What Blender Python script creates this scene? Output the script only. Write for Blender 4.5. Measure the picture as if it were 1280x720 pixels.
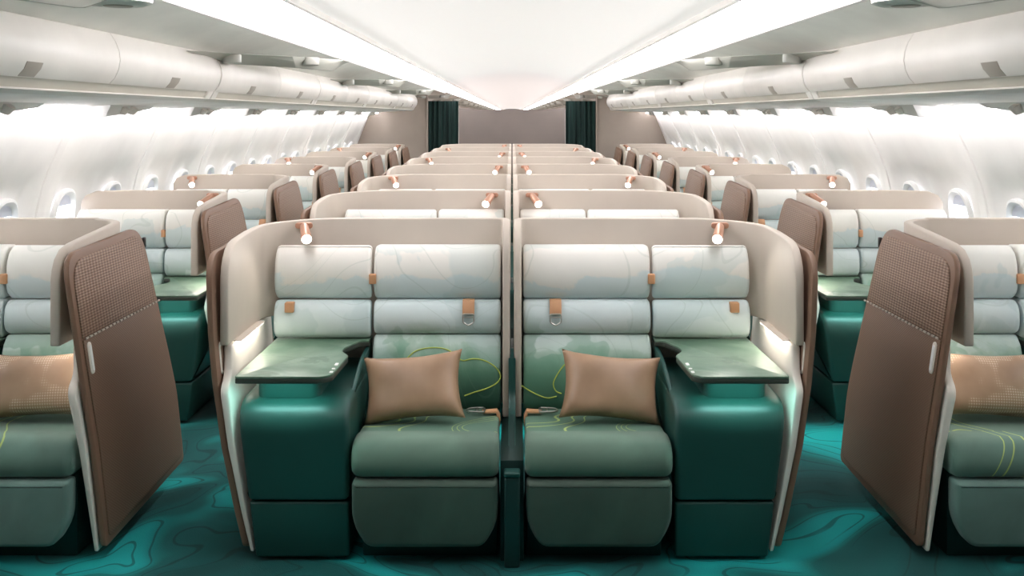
import bpy, bmesh, math, random
from mathutils import Vector, Matrix
PI = math.pi
random.seed(7)
for o in list(bpy.data.objects): bpy.data.objects.remove(o, do_unlink=True)
scene = bpy.context.scene
C = scene.collection
EYE = 1.57

# ------------------------------------------------------------------ camera, world, exposure
cam_d = bpy.data.cameras.new('camera'); cam = bpy.data.objects.new('camera', cam_d); C.objects.link(cam)
cam.location = (0, 0, EYE); cam.rotation_euler = (PI/2, 0, 0)
cam_d.sensor_width = 36; cam_d.lens = 36; cam_d.shift_y = -216/1280
cam_d.clip_start = 0.05; cam_d.clip_end = 200
scene.camera = cam
world = bpy.data.worlds.new('world'); scene.world = world; world.use_nodes = True
world.node_tree.nodes['Background'].inputs[0].default_value = (1, 0.97, 0.93, 1)
world.node_tree.nodes['Background'].inputs[1].default_value = 0.25
vs = scene.view_settings
vs.view_transform = 'Standard'; vs.look = 'None'; vs.gamma = 1; vs.exposure = 0.17
vs.use_curve_mapping = False
COVE = 12.5        # ceiling cove strips
WASH = 30        # strips that wash the side walls
AISLE_FILL = 12.5      # fill strip added behind the cove to brighten bins and aisles
ACCENT = 20      # strips under tables and wings
CEIL = 0.36         # glow added to the ceiling, which is no lamp itself
PANE = 4.5        # daylight in the window panes
READ = 1.5        # reading lamps (watt)

# ------------------------------------------------------------------ materials
def lin(c):
    return tuple(((v/255)/12.92 if v/255 <= 0.04045 else ((v/255+0.055)/1.055)**2.4) for v in c) + (1,)
def mat(name, rgb, rough=0.5, metal=0.0, spec=0.5, sheen=0.0):
    m = bpy.data.materials.new(name); m.use_nodes = True
    b = m.node_tree.nodes['Principled BSDF']
    b.inputs['Base Color'].default_value = lin(rgb); b.inputs['Roughness'].default_value = rough
    b.inputs['Metallic'].default_value = metal; b.inputs['Specular IOR Level'].default_value = spec
    b.inputs['Sheen Weight'].default_value = sheen
    return m
def emit(name, rgb, strength):
    m = bpy.data.materials.new(name); m.use_nodes = True
    nt = m.node_tree; nt.nodes.clear()
    o = nt.nodes.new('ShaderNodeOutputMaterial'); e = nt.nodes.new('ShaderNodeEmission')
    e.inputs[0].default_value = lin(rgb); e.inputs[1].default_value = strength
    nt.links.new(e.outputs[0], o.inputs[0]); return m
class NT:
    def __init__(s, m): s.t = m.node_tree; s.b = s.t.nodes['Principled BSDF']
    def n(s, typ, **kw):
        x = s.t.nodes.new(typ)
        for k, v in kw.items(): setattr(x, k, v)
        return x
    def l(s, a, b): s.t.links.new(a, b)
    def coord(s, scale=(1, 1, 1), loc=(0, 0, 0), kind='Object'):
        c = s.n('ShaderNodeTexCoord'); mp = s.n('ShaderNodeMapping')
        mp.inputs['Scale'].default_value = scale; mp.inputs['Location'].default_value = loc
        s.l(c.outputs[kind], mp.inputs[0]); return mp.outputs[0]
    def noise(s, vec, scale, detail=2, rough=0.5, dist=0):
        x = s.n('ShaderNodeTexNoise'); x.inputs['Scale'].default_value = scale; x.inputs['Detail'].default_value = detail
        x.inputs['Roughness'].default_value = rough; x.inputs['Distortion'].default_value = dist
        s.l(vec, x.inputs['Vector']); return x.outputs['Fac']
    def math(s, op, a, b=None, c=None):
        x = s.n('ShaderNodeMath', operation=op)
        for i, v in enumerate((a, b, c)):
            if v is None: continue
            if hasattr(v, 'links') or hasattr(v, 'is_output'): s.l(v, x.inputs[i])
            else: x.inputs[i].default_value = v
        return x.outputs[0]
    def ramp(s, fac, stops, interp='LINEAR'):
        x = s.n('ShaderNodeValToRGB'); cr = x.color_ramp; cr.interpolation = interp
        while len(cr.elements) < len(stops): cr.elements.new(0.5)
        for e, (p, c) in zip(cr.elements, stops): e.position = p; e.color = lin(c) if max(c) > 1 else c+(1,)
        s.l(fac, x.inputs[0]); return x.outputs[0]
    def mix(s, fac, a, b, mode='MIX'):
        x = s.n('ShaderNodeMix', data_type='RGBA', blend_type=mode)
        for i, v in ((0, fac), (6, a), (7, b)):
            if hasattr(v, 'is_output'): s.l(v, x.inputs[i])
            elif isinstance(v, tuple): x.inputs[i].default_value = v
            else: x.inputs[i].default_value = v
        return x.outputs[2]
    def bump(s, h, strength=0.3, dist=0.002):
        x = s.n('ShaderNodeBump'); x.inputs['Strength'].default_value = strength; x.inputs['Distance'].default_value = dist
        s.l(h, x.inputs['Height']); s.l(x.outputs[0], s.b.inputs['Normal'])
    def color(s, c): s.l(c, s.b.inputs['Base Color'])
    def contour(s, h, level, width):
        d = s.math('ABSOLUTE', s.math('SUBTRACT', h, level))
        x = s.n('ShaderNodeMapRange', interpolation_type='SMOOTHSTEP'); x.inputs[1].default_value = width*0.5; x.inputs[2].default_value = width
        x.inputs[3].default_value = 1; x.inputs[4].default_value = 0; s.l(d, x.inputs[0]); return x.outputs[0]
    def step(s, h, lo, hi, a=0, b=1):
        x = s.n('ShaderNodeMapRange', interpolation_type='SMOOTHSTEP'); x.inputs[1].default_value = lo; x.inputs[2].default_value = hi
        x.inputs[3].default_value = a; x.inputs[4].default_value = b; s.l(h, x.inputs[0]); return x.outputs[0]

M = {}
def plain(key, rgb, rough=0.5, grain=0.0, gscale=300, **kw):
    m = mat(key, rgb, rough, **kw); M[key] = m
    t = NT(m); v = t.coord()
    n = t.noise(v, 3.0, 3)
    hi = tuple(min(255, c*1.02) for c in rgb); lo = tuple(c*0.975 for c in rgb)
    t.color(t.ramp(n, [(0.3, lo), (0.7, hi)]))
    if grain: t.bump(t.noise(v, gscale, 2), grain, 0.001)
    return m
plain('ceiling_white', (247, 243, 238), 0.6)
plain('bin_white', (231, 226, 219), 0.42)
plain('bin_lip', (205, 199, 186), 0.5)
plain('panel_grey', (232, 231, 223), 0.55)
plain('baffle_grey', (176, 176, 166), 0.5)
plain('bracket_grey', (192, 192, 184), 0.5)
plain('side_white', (243, 240, 236), 0.5)
plain('latch_grey', (170, 161, 150), 0.45)
plain('seam_grey', (176, 168, 156), 0.6)
plain('psu_grey', (232, 231, 229), 0.5)
plain('shell_beige', (196, 184, 171), 0.55, grain=0.05)
plain('shell_cream', (224, 217, 206), 0.5, grain=0.04)
plain('door_edge', (128, 99, 80), 0.5)
plain('copper', (196, 148, 124), 0.35, metal=0.4)
plain('tan_leather', (202, 152, 112), 0.5, grain=0.3, gscale=900)
plain('lime_thread', (190, 206, 92), 0.7)
plain('steel', (176, 174, 168), 0.3, metal=0.9)
plain('teal_leather', (27, 70, 64), 0.42, grain=0.08, gscale=700)
plain('teal_dark', (14, 46, 43), 0.5, grain=0.08, gscale=700)
plain('table_edge', (58, 64, 56), 0.4)
plain('black_plastic', (14, 14, 14), 0.3)
plain('bulkhead_brown', (122, 112, 106), 0.7, grain=0.15)
plain('bulkhead_pale', (160, 148, 137), 0.65, grain=0.1)
plain('white_plastic', (238, 238, 236), 0.35)
plain('blind_grey', (206, 210, 222), 0.5)
plain('piping_dark', (70, 92, 84), 0.7)
M['cove'] = emit('cove', (255, 251, 255), COVE)
M['aisle'] = emit('aisle', (255, 251, 255), AISLE_FILL)  # added fill light, not a lamp of the cabin
M['accent'] = emit('accent', (255, 246, 232), ACCENT)
M['accent_teal'] = emit('accent_teal', (176, 255, 246), ACCENT*1.55)
M['wash'] = emit('wash', (255, 251, 254), WASH)
M['pane'] = emit('pane', (238, 243, 255), PANE)
M['lens'] = emit('lens', (255, 250, 240), 9.0)

def door_weave():
    m = mat('door_weave', (132, 105, 86), 0.5); t = NT(m)
    v = t.coord((1, 1, 1)); sp = t.n('ShaderNodeSeparateXYZ'); t.l(v, sp.inputs[0])
    yy = t.math('MULTIPLY', sp.outputs[1], 2*PI/0.052); zz = t.math('MULTIPLY', sp.outputs[2], 2*PI/0.020)
    a = t.math('SINE', t.math('ADD', yy, zz)); b = t.math('SINE', t.math('SUBTRACT', yy, zz))
    h = t.math('MULTIPLY', a, b)
    h01 = t.math('MULTIPLY_ADD', h, 0.5, 0.5)
    fine = t.noise(v, 500, 2)
    t.color(t.ramp(h01, [(0.1, (112, 86, 69)), (0.55, (134, 106, 87)), (0.95, (158, 130, 110))]))
    t.bump(t.math('ADD', h01, t.math('MULTIPLY', fine, 0.4)), 0.55, 0.003)
    M['door_weave'] = m
def door_plain():
    m = mat('door_plain', (124, 97, 78), 0.55); t = NT(m)
    v = t.coord(); sp = t.n('ShaderNodeSeparateXYZ'); t.l(v, sp.inputs[0])
    w = t.math('SINE', t.math('MULTIPLY', sp.outputs[2], 2*PI/0.011))
    w2 = t.math('SINE', t.math('MULTIPLY', sp.outputs[1], 2*PI/0.016))
    h = t.math('MULTIPLY_ADD', t.math('MULTIPLY', w, w2), 0.5, 0.5)
    t.color(t.ramp(h, [(0.0, (110, 85, 68)), (1.0, (131, 104, 85))]))
    t.bump(h, 0.35, 0.002); M['door_plain'] = m
def ink_fabric(key, seed, warm):
    m = mat(key, (205, 215, 208), 0.75, sheen=0.15); t = NT(m)
    v = t.coord((1, 1, 1), (seed, seed*0.7, 0)); v0 = t.coord()
    sp = t.n('ShaderNodeSeparateXYZ'); t.l(v0, sp.inputs[0]); z = sp.outputs[2]
    n1 = t.noise(v, 2.6, 6, 0.55, 0.6)
    hz = t.math('ADD', z, t.math('MULTIPLY', t.math('SUBTRACT', n1, 0.5), 0.30))
    base = t.ramp(t.step(hz, 0.36, 1.06), [
        (0.00, (38, 84, 66)), (0.14, (78, 122, 98)), (0.24, (126, 164, 142)), (0.33, (172, 196, 182)), (0.345, (188, 208, 198)),
        (0.50, (214, 227, 226)), (0.66, (213, 226, 227)), (0.855, (208, 219, 219)), (0.872, (228, 226, 219)), (1.0, warm)])
    # translucent ink blots with crisp edges
    n2 = t.noise(v, 3.4, 3, 0.5, 0.3)
    blot = t.math('MULTIPLY', t.step(n2, 0.555, 0.57), t.step(z, 0.8, 0.62))
    c = t.mix(t.math('MULTIPLY', blot, 0.45), base, lin((96, 150, 124)))
    n3 = t.noise(t.coord((1, 1, 1), (seed+4, 3, 1)), 2.2, 4, 0.5, 0.4)
    blot2 = t.math('MULTIPLY', t.step(n3, 0.52, 0.535), 0.30)
    c = t.mix(blot2, c, lin((176, 200, 200)))
    # fine drawn contour lines
    n4 = t.noise(t.coord((1, 1, 1), (seed+1.3, 0, 2)), 2.0, 0, 0.5, 1.2)
    line = t.math('MAXIMUM', t.contour(n4, 0.43, 0.006), t.contour(n4, 0.58, 0.006))
    c = t.mix(t.math('MULTIPLY', line, 0.15), c, lin((110, 140, 120)))
    t.color(c); t.bump(t.noise(v0, 600, 2), 0.12, 0.001); M[key] = m
def upholstery(key, rgb, lime):
    m = mat(key, rgb, 0.7, sheen=0.2); t = NT(m); v0 = t.coord()
    n = t.noise(v0, 4, 4, 0.5, 0.5)
    c = t.ramp(n, [(0.3, tuple(x*0.88 for x in rgb)), (0.7, tuple(min(255, x*1.1) for x in rgb))])
    if lime:
        n5 = t.noise(t.coord((1, 1, 1), (lime, 0.4, 0)), 2.2, 0, 0.5, 0.6)
        ln = t.math('MAXIMUM', t.math('MAXIMUM', t.contour(n5, 0.47, 0.007), t.contour(n5, 0.55, 0.007)), t.contour(n5, 0.39, 0.007))
        c = t.mix(t.math('MULTIPLY', ln, 0.8), c, lin((190, 208, 110)))
    t.color(c); t.bump(t.noise(v0, 700, 2), 0.15, 0.001); M[key] = m
def carpet():
    m = mat('carpet', (0, 110, 108), 0.9, spec=0.1, sheen=0.1); t = NT(m)
    v = t.coord((1, 1, 1), (8.3, 4.15, 0))
    n = t.noise(v, 1.15, 2, 0.42, 0.9)
    c = t.ramp(n, [(0.26, (6, 50, 50)), (0.42, (6, 68, 68)), (0.52, (4, 90, 89)), (0.575, (4, 150, 149)), (0.70, (8, 182, 180))])
    lines = None
    for k in range(9):
        L = t.contour(n, 0.30+0.05*k, 0.0038)
        lines = L if lines is None else t.math('MAXIMUM', lines, L)
    n2 = t.noise(v, 2.0, 2, 0.5, 0.5)
    lines = t.math('MULTIPLY', lines, t.step(n2, 0.30, 0.44))
    c = t.mix(t.math('MULTIPLY', lines, 0.6), c, lin((2, 42, 44)))
    fib = t.noise(v, 260, 2)
    c = t.mix(0.25, c, t.ramp(fib, [(0.3, (0, 40, 40)), (0.7, (20, 170, 165))]), 'SOFT_LIGHT')
    t.color(c); t.bump(fib, 0.4, 0.004); M['carpet'] = m
def table_print():
    m = mat('table_print', (126, 152, 134), 0.38); t = NT(m)
    v = t.coord(); n = t.noise(v, 3.5, 5, 0.55, 0.6)
    c = t.ramp(n, [(0.28, (70, 98, 80)), (0.45, (98, 126, 107)), (0.58, (130, 150, 134)), (0.60, (108, 130, 113)), (0.8, (148, 162, 148))])
    grain = t.noise(t.coord((1, 14, 1)), 60, 3)
    c = t.mix(0.35, c, t.ramp(grain, [(0.3, (92, 112, 98)), (0.7, (190, 202, 190))]), 'SOFT_LIGHT')
    t.color(c); t.bump(grain, 0.15, 0.001); M['table_print'] = m
def pillow_leather():
    for key, dots in (('pillow_leather', False), ('pillow_perforated', True)):
        m = mat(key, (168, 136, 108), 0.4); t = NT(m); v = t.coord()
        n = t.noise(v, 7, 3)
        c = t.ramp(n, [(0.3, (150, 119, 93)), (0.7, (172, 140, 112))])
        if dots:
            vo = t.n('ShaderNodeTexVoronoi'); vo.inputs['Scale'].default_value = 105; vo.inputs['Randomness'].default_value = 0.0
            t.l(t.coord((1, 1, 0)), vo.inputs['Vector'])
            msk = t.step(t.noise(v, 5.5, 2), 0.47, 0.53)
            d = t.math('MULTIPLY', t.step(vo.outputs['Distance'], 0.30, 0.38, 1, 0), msk)
            c = t.mix(t.math('MULTIPLY', d, 0.6), c, lin((222, 202, 178)))
        t.color(c); t.bump(t.noise(v, 500, 2), 0.12, 0.001); M[key] = m
def curtain_mat():
    m = mat('curtain_green', (8, 40, 36), 0.85); t = NT(m); v = t.coord((1, 1, 0.05))
    t.color(t.ramp(t.noise(v, 30, 2), [(0.3, (6, 32, 29)), (0.7, (12, 48, 43))])); M['curtain_green'] = m
door_weave(); door_plain(); carpet(); table_print(); pillow_leather(); curtain_mat()
ink_fabric('ink_left', 0.0, (236, 231, 223)); ink_fabric('ink_right', 11.3, (236, 232, 225))
ink_fabric('ink_window_left', 23.0, (238, 238, 231)); ink_fabric('ink_window_right', 31.0, (238, 238, 231))
upholstery('seat_green', (90, 116, 100), 0); upholstery('seat_green_line', (74, 112, 92), 5.2); upholstery('seat_window', (92, 122, 110), 6.3)
upholstery('leg_green', (64, 84, 72), 0); upholstery('leg_window_lit', (104, 134, 126), 0)  # window leg rests: same upholstery, light put into the colour

# ------------------------------------------------------------------ mesh helpers
def link_mesh(name, bm, material, parent=None, angle=38, smooth=True):
    me = bpy.data.meshes.new(name)
    bmesh.ops.recalc_face_normals(bm, faces=bm.faces[:])
    if smooth:
        for f in bm.faces: f.smooth = True
    bm.to_mesh(me); bm.free()
    if smooth: me.set_sharp_from_angle(angle=math.radians(angle))
    me.materials.append(M[material])
    o = bpy.data.objects.new(name, me); C.objects.link(o)
    if parent: o.parent = parent
    return o
def tag(o, label=None, cat=None, group=None, kind=None):
    if label: o['label'] = label
    if cat: o['category'] = cat
    if group: o['group'] = group
    if kind: o['kind'] = kind
    return o
def rbox(x0, x1, y0, y1, z0, z1, r=0.01, seg=2):
    bm = bmesh.new(); bmesh.ops.create_cube(bm, size=1)
    for v in bm.verts:
        v.co = ((x0+x1)/2+v.co.x*(x1-x0), (y0+y1)/2+v.co.y*(y1-y0), (z0+z1)/2+v.co.z*(z1-z0))
    if r > 0: bmesh.ops.bevel(bm, geom=bm.edges[:], offset=r, segments=seg, profile=0.5, affect='EDGES')
    return bm
def prism(poly, axis, a, b, r=0.0, seg=2, only_caps=True):
    """polygon extruded along an axis: 'x' poly=(y,z), 'y' poly=(x,z), 'z' poly=(x,y)"""
    bm = bmesh.new()
    def P(p, t): return {'x': (t, p[0], p[1]), 'y': (p[0], t, p[1]), 'z': (p[0], p[1], t)}[axis]
    A = [bm.verts.new(P(p, a)) for p in poly]; B = [bm.verts.new(P(p, b)) for p in poly]
    n = len(poly)
    caps = [bm.faces.new(A), bm.faces.new(B[::-1])]
    for i in range(n): bm.faces.new((A[i], B[i], B[(i+1) % n], A[(i+1) % n]))
    bmesh.ops.recalc_face_normals(bm, faces=bm.faces[:])
    if r > 0:
        es = set()
        for f in caps: es.update(f.edges)
        if not only_caps: es = set(bm.edges)
        bmesh.ops.bevel(bm, geom=list(es), offset=r, segments=seg, profile=0.5, affect='EDGES')
    return bm
def round_poly(pts, radii, n=6):
    out = []; m = len(pts)
    for i, p in enumerate(pts):
        r = radii[i] if isinstance(radii, (list, tuple)) else radii
        if r <= 0: out.append(tuple(p)); continue
        p = Vector(p); a = (Vector(pts[i-1])-p); b = (Vector(pts[(i+1) % m])-p)
        ra = min(r, a.length*0.49); rb = min(r, b.length*0.49)
        s = p+a.normalized()*ra; e = p+b.normalized()*rb
        for k in range(n+1):
            t = k/n; q = s*(1-t)**2+p*2*t*(1-t)+e*t*t; out.append((q.x, q.y))
    return out
def roll(x0, x1, zb, zt, yb, yfb, yft, bulge, er=0.02, n=12, power=0.5):
    prof = []
    for i in range(n+1):
        t = i/n; z = zb+(zt-zb)*t
        prof.append((yfb+(yft-yfb)*t-bulge*max(0, math.sin(PI*t))**power, z))
    prof += [(yb, zt-0.004), (yb, zb+0.004)]
    cy = sum(p[0] for p in prof)/len(prof); cz = (zb+zt)/2
    bm = bmesh.new(); rings = []
    xs = []
    for k in range(5):
        a = k/4*PI/2; xs.append((er*(1-math.cos(a)), er*(1-math.sin(a))))
    st = [(x0+dx, ins) for dx, ins in xs]+[(x1-dx, ins) for dx, ins in reversed(xs)]
    for x, ins in st:
        ring = []
        for y, z in prof:
            d = Vector((cy-y, cz-z)); L = d.length
            if L > 1e-6: d = d/L*min(ins, L*0.5)
            ring.append(bm.verts.new((x, y+d.x, z+d.y)))
        rings.append(ring)
    m = len(prof)
    for A, B in zip(rings, rings[1:]):
        for i in range(m): bm.faces.new((A[i], A[(i+1) % m], B[(i+1) % m], B[i]))
    bm.faces.new(rings[0]); bm.faces.new(rings[-1][::-1])
    return bm
def sweep(st, thick, bev=0.006):
    """wall following plan stations (x, y, zbottom, ztop), thickened to the left of its run"""
    bm = bmesh.new(); n = len(st); cols = []
    for i, (x, y, zb, zt) in enumerate(st):
        a = Vector(st[max(0, i-1)][:2]); b = Vector(st[min(n-1, i+1)][:2]); t = (b-a).normalized()
        nx, ny = -t.y*thick, t.x*thick
        cols.append([bm.verts.new((x, y, zb)), bm.verts.new((x, y, zt)), bm.verts.new((x+nx, y+ny, zt)), bm.verts.new((x+nx, y+ny, zb))])
    for A, B in zip(cols, cols[1:]):
        for i in range(4): bm.faces.new((A[i], A[(i+1) % 4], B[(i+1) % 4], B[i]))
    bm.faces.new(cols[0]); bm.faces.new(cols[-1][::-1])
    bmesh.ops.recalc_face_normals(bm, faces=bm.faces[:])
    es = [e for e in bm.edges if len(e.link_faces) == 2 and e.calc_face_angle(0) > 0.9]
    bmesh.ops.bevel(bm, geom=es, offset=bev, segments=2, profile=0.5, affect='EDGES')
    return bm
def tube(pts, r, n=8, cap=True):
    bm = bmesh.new(); rings = []; pts = [Vector(p) for p in pts]
    for i, p in enumerate(pts):
        t = (pts[min(i+1, len(pts)-1)]-pts[max(i-1, 0)]).normalized()
        u = t.orthogonal().normalized() if i == 0 else (u-t*u.dot(t)).normalized()
        w = t.cross(u); rr = r[i] if isinstance(r, (list, tuple)) else r
        rings.append([bm.verts.new(p+(u*math.cos(2*PI*k/n)+w*math.sin(2*PI*k/n))*rr) for k in range(n)])
    for A, B in zip(rings, rings[1:]):
        for k in range(n): bm.faces.new((A[k], A[(k+1) % n], B[(k+1) % n], B[k]))
    if cap: bm.faces.new(rings[0][::-1]); bm.faces.new(rings[-1])
    return bm
def ring_loop(poly2d, place, r, n=6):
    """closed tube following a 2d loop mapped into space"""
    bm = bmesh.new(); P = [Vector(place(*p)) for p in poly2d]; m = len(P); rings = []
    nrm = (P[1]-P[0]).cross(P[m//3]-P[0]).normalized()
    for i in range(m):
        t = (P[(i+1) % m]-P[i-1]).normalized(); u = nrm; w = t.cross(u).normalized()
        rings.append([bm.verts.new(P[i]+(u*math.cos(2*PI*k/n)+w*math.sin(2*PI*k/n))*r) for k in range(n)])
    for i in range(m):
        A, B = rings[i], rings[(i+1) % m]
        for k in range(n): bm.faces.new((A[k], A[(k+1) % n], B[(k+1) % n], B[k]))
    return bm
def join(*bms):
    out = bmesh.new()
    for b in bms:
        me = bpy.data.meshes.new('tmp'); b.to_mesh(me); b.free(); out.from_mesh(me); bpy.data.meshes.remove(me)
    return out
def copy_tree(o, parent=None):
    c = o.copy(); C.objects.link(c); c.parent = parent
    for ch in list(o.children): copy_tree(ch, c)
    return c

class Thing:
    """a thing laid out in row coordinates: x outward from the aisle-divider axis, y from the shell back, z up; s mirrors"""
    def __init__(t, name, label, cat, base, s, D, group=None):
        t.base = Vector(base); t.s = s
        t.o = bpy.data.objects.new(name, None); C.objects.link(t.o); t.o.empty_display_size = 0.1
        t.o.location = (s*base[0], D+base[1], base[2]); tag(t.o, label, cat, group)
    def part(t, name, bm, material, parent=None, label=None, angle=38):
        for v in bm.verts:
            c = v.co-t.base; v.co = (t.s*c.x, c.y, c.z)
        p = link_mesh(name, bm, material, parent or t.o, angle)
        if label: p['label'] = label
        return p

# ------------------------------------------------------------------ the cabin shell
Y0, YB, YE = -2.2, 16.6, 100.0      # behind the camera, partition, end of the next cabin
def grid_surface(profile, ys, fn=None):
    bm = bmesh.new(); rows = []
    for y in ys:
        rows.append([bm.verts.new((p[0] if fn is None else fn(p[0], y, p[1]), y, p[1])) for p in profile])
    for A, B in zip(rows, rows[1:]):
        for i in range(len(profile)-1): bm.faces.new((A[i], A[i+1], B[i+1], B[i]))
    return bm
fl = link_mesh('floor', rbox(-2.6, 2.6, Y0, YB+0.03, -0.06, 0.0, 0), 'carpet', smooth=False)
o = link_mesh('floor_next', rbox(-2.6, 2.6, YB+0.03, YE, -0.06, 0.0, 0), 'bulkhead_pale', smooth=False); tag(o, 'pale floor of the next cabin beyond the curtains', kind='structure')
tag(fl, 'teal carpet with dark contour lines and lighter swirls', kind='structure')

# ceiling: shallow vault in the middle, with glow added to its material, kept as one slab
m = M['ceiling_added_glow'] = mat('ceiling_added_glow', (247, 243, 238), 0.6)
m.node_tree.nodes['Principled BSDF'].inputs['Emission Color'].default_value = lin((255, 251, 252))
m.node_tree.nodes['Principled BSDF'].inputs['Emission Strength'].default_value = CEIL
CY = 2.3
cp = [(-0.955+0.0955*i, 2.075+0.14*(1-abs(-1+0.1*i)**2.5)) for i in range(21)]
ce = link_mesh('ceiling', prism(cp+[(0.955, 2.28), (-0.955, 2.28)], 'y', CY, YE, 0), 'ceiling_added_glow'); tag(ce, 'smooth white ceiling panel vaulted down the cabin, with added glow', kind='structure')
o = link_mesh('ceiling_unlit', rbox(-1.12, 1.12, Y0, CY-0.002, 1.96, 2.30, 0.0), 'ceiling_white'); tag(o, 'unseen plain ceiling above the viewer, kept unlit', kind='structure')  # unseen, added without lights so the nearest fronts stay darker
for s, side in ((-1, 'left'), (1, 'right')):
    # aisle ceiling panel between cove and bins
    poly = [(s*1.085, 1.978), (s*1.15, 1.992), (s*1.24, 1.992), (s*1.34, 1.975), (s*1.45, 1.938), (s*1.56, 1.885), (s*1.56, 1.95), (s*1.24, 2.04), (s*1.085, 2.04)]
    o = link_mesh('trim_%d' % (1 if s < 0 else 2), prism(poly, 'y', Y0, YE, 0.004), 'panel_grey')
    tag(o, 'grey aisle ceiling panel above the %s bins' % side, kind='structure')
    # cove: housing and luminous strip
    t = bpy.data.objects.new('cove_light', None); C.objects.link(t); t.location = (s*1.05, 9, 2.28)
    tag(t, 'bright linear cove light along the %s edge of the ceiling' % side, 'light', 'ceiling cove lights')
    def loc(bm):
        for v in bm.verts: v.co -= Vector((s*1.05, 9, 2.28))
        return bm
    poly = [(s*0.958, 2.075), (s*0.985, 2.078), (s*1.075, 1.952), (s*1.083, 1.947), (s*1.083, 2.28), (s*0.958, 2.28)]
    link_mesh('cove_ridge', loc(prism([(s*0.940, 2.080), (s*0.942, 2.052), (s*0.955, 2.046), (s*0.968, 2.052), (s*0.970, 2.080)], 'y', CY, YE, 0)), 'ceiling_white', t)
    link_mesh('housing', loc(prism(poly, 'y', CY, YE, 0)), 'ceiling_white', t)
    poly = [(s*0.988, 2.072), (s*1.074, 1.951), (s*1.068, 1.950), (s*0.984, 2.066)]
    link_mesh('diffuser', loc(prism(poly, 'y', CY, YE-0.5, 0)), 'cove', t)
    link_mesh('aisle_fill_backing', loc(prism([(s*1.072, 1.952), (s*1.072, 1.922), (s*1.078, 1.918), (s*1.083, 1.924), (s*1.083, 1.952)], 'y', CY, YB-0.1, 0)), 'ceiling_white', t)  # backing added to hide the fill strip from the middle
    link_mesh('aisle_fill_strip', loc(prism([(s*1.0835, 1.949), (s*1.0835, 1.926), (s*1.087, 1.926), (s*1.087, 1.949)], 'y', CY, YB-0.1, 0)), 'aisle', t)  # added outward-facing fill that brightens the bins

# side walls: ribs and moulded panels
PW = 1.37; SEAM0 = 5.43
WALL = [(2.30, 1.60), (2.31, 1.565), (2.345, 1.49), (2.385, 1.41), (2.43, 1.31), (2.473, 1.20), (2.495, 1.11), (2.508, 1.04), (2.525, 0.92), (2.54, 0.80), (2.55, 0.62), (2.55, 0.40), (2.53, 0.18), (2.50, 0.0)]
def sstep(a, b, x):
    t = max(0, min(1, (x-a)/(b-a))); return t*t*(3-2*t)
for s, side in ((-1, 'left'), (1, 'right')):
    w = link_mesh('wall_'+side, prism([(s*(p[0]+0.07), p[1]) for p in WALL]+[(s*2.75, 0), (s*2.75, 2.0), (s*1.5, 2.0), (s*1.5, 1.94), (s*2.37, 1.94)], 'y', Y0, YE, 0), 'side_white')
    tag(w, 'white curved side wall with windows on the %s' % side, kind='structure')
    zs = [1.60, 1.575, 1.53, 1.48, 1.43, 1.38, 1.33, 1.29, 1.25, 1.21, 1.17, 1.13, 1.09, 1.05, 1.0, 0.94, 0.88, 0.8, 0.7, 0.55, 0.3, 0.02]
    def wx(z):
        for (xa, za), (xb, zb) in zip(WALL, WALL[1:]):
            if zb <= z <= za: return xa+(xb-xa)*(za-z)/(za-zb)
        return WALL[0][0] if z > 1.59 else WALL[-1][0]
    first = None
    k0, k1 = -6, 8
    for k in range(k0, k1):
        ya, yb_ = SEAM0+k*PW, SEAM0+(k+1)*PW
        if first is None:
            L = PW-0.035; n = 40; bm = bmesh.new(); rows = []
            for i in range(n+1):
                u = L*i/n; row = []
                for z in zs:
                    edge = sstep(0.10, 0.26, u)*sstep(0.08, 0.16, L-u)
                    dep = 0.055*sstep(1.36, 1.08, z)*edge
                    mid = math.exp(-((u-L/2)/0.07)**2)*0.018*sstep(1.30, 1.12, z)
                    lip = 0.012*(1-sstep(0, 0.02, min(u, L-u)))
                    row.append(bm.verts.new((s*(wx(z)+dep-mid+lip), u-L/2, z)))
                rows.append(row)
            for A, B in zip(rows, rows[1:]):
                for i in range(len(zs)-1): bm.faces.new((A[i], A[i+1], B[i+1], B[i]))
            bm.faces.ensure_lookup_table()
            first = link_mesh('sidewall_panel', bm, 'side_white', w, 60); p = first
        else:
            p = first.copy(); C.objects.link(p)
        p.location = (0, (ya+yb_)/2, 0)
    rib0 = None
    for k in range(k0, k1+1):
        if rib0 is None:
            zz = [1.598, 1.565, 1.52, 1.47, 1.42, 1.37, 1.31, 1.26, 1.20, 1.15, 1.10, 1.04, 0.98, 0.92, 0.86, 0.80, 0.7, 0.62, 0.5, 0.40, 0.18, 0.02]
            bm = bmesh.new(); rows = [[bm.verts.new((s*(wx(z)+dx), y, z)) for z in zz] for y, dx in ((-0.045, 0.02), (-0.045, 0.002), (-0.038, -0.006), (0.038, -0.006), (0.045, 0.002), (0.045, 0.02))]
            for A, B in zip(rows, rows[1:]):
                for i in range(len(zz)-1): bm.faces.new((A[i], A[i+1], B[i+1], B[i]))
            rib0 = link_mesh('panel_rib', bm, 'side_white', w, 40); p = rib0
        else:
            p = rib0.copy(); C.objects.link(p)
        p.location = (0, SEAM0+k*PW, 0)
    # light strip under the bins that washes the wall
    t = link_mesh('wall_wash_light', prism([(s*2.165, 1.612), (s*2.166, 1.596), (s*2.182, 1.595), (s*2.184, 1.611)], 'y', 2.2, YB-0.05, 0), 'wash')
    tag(t, 'slim light strip washing the top of the %s side wall' % side, 'light', 'wall wash strips')

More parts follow.
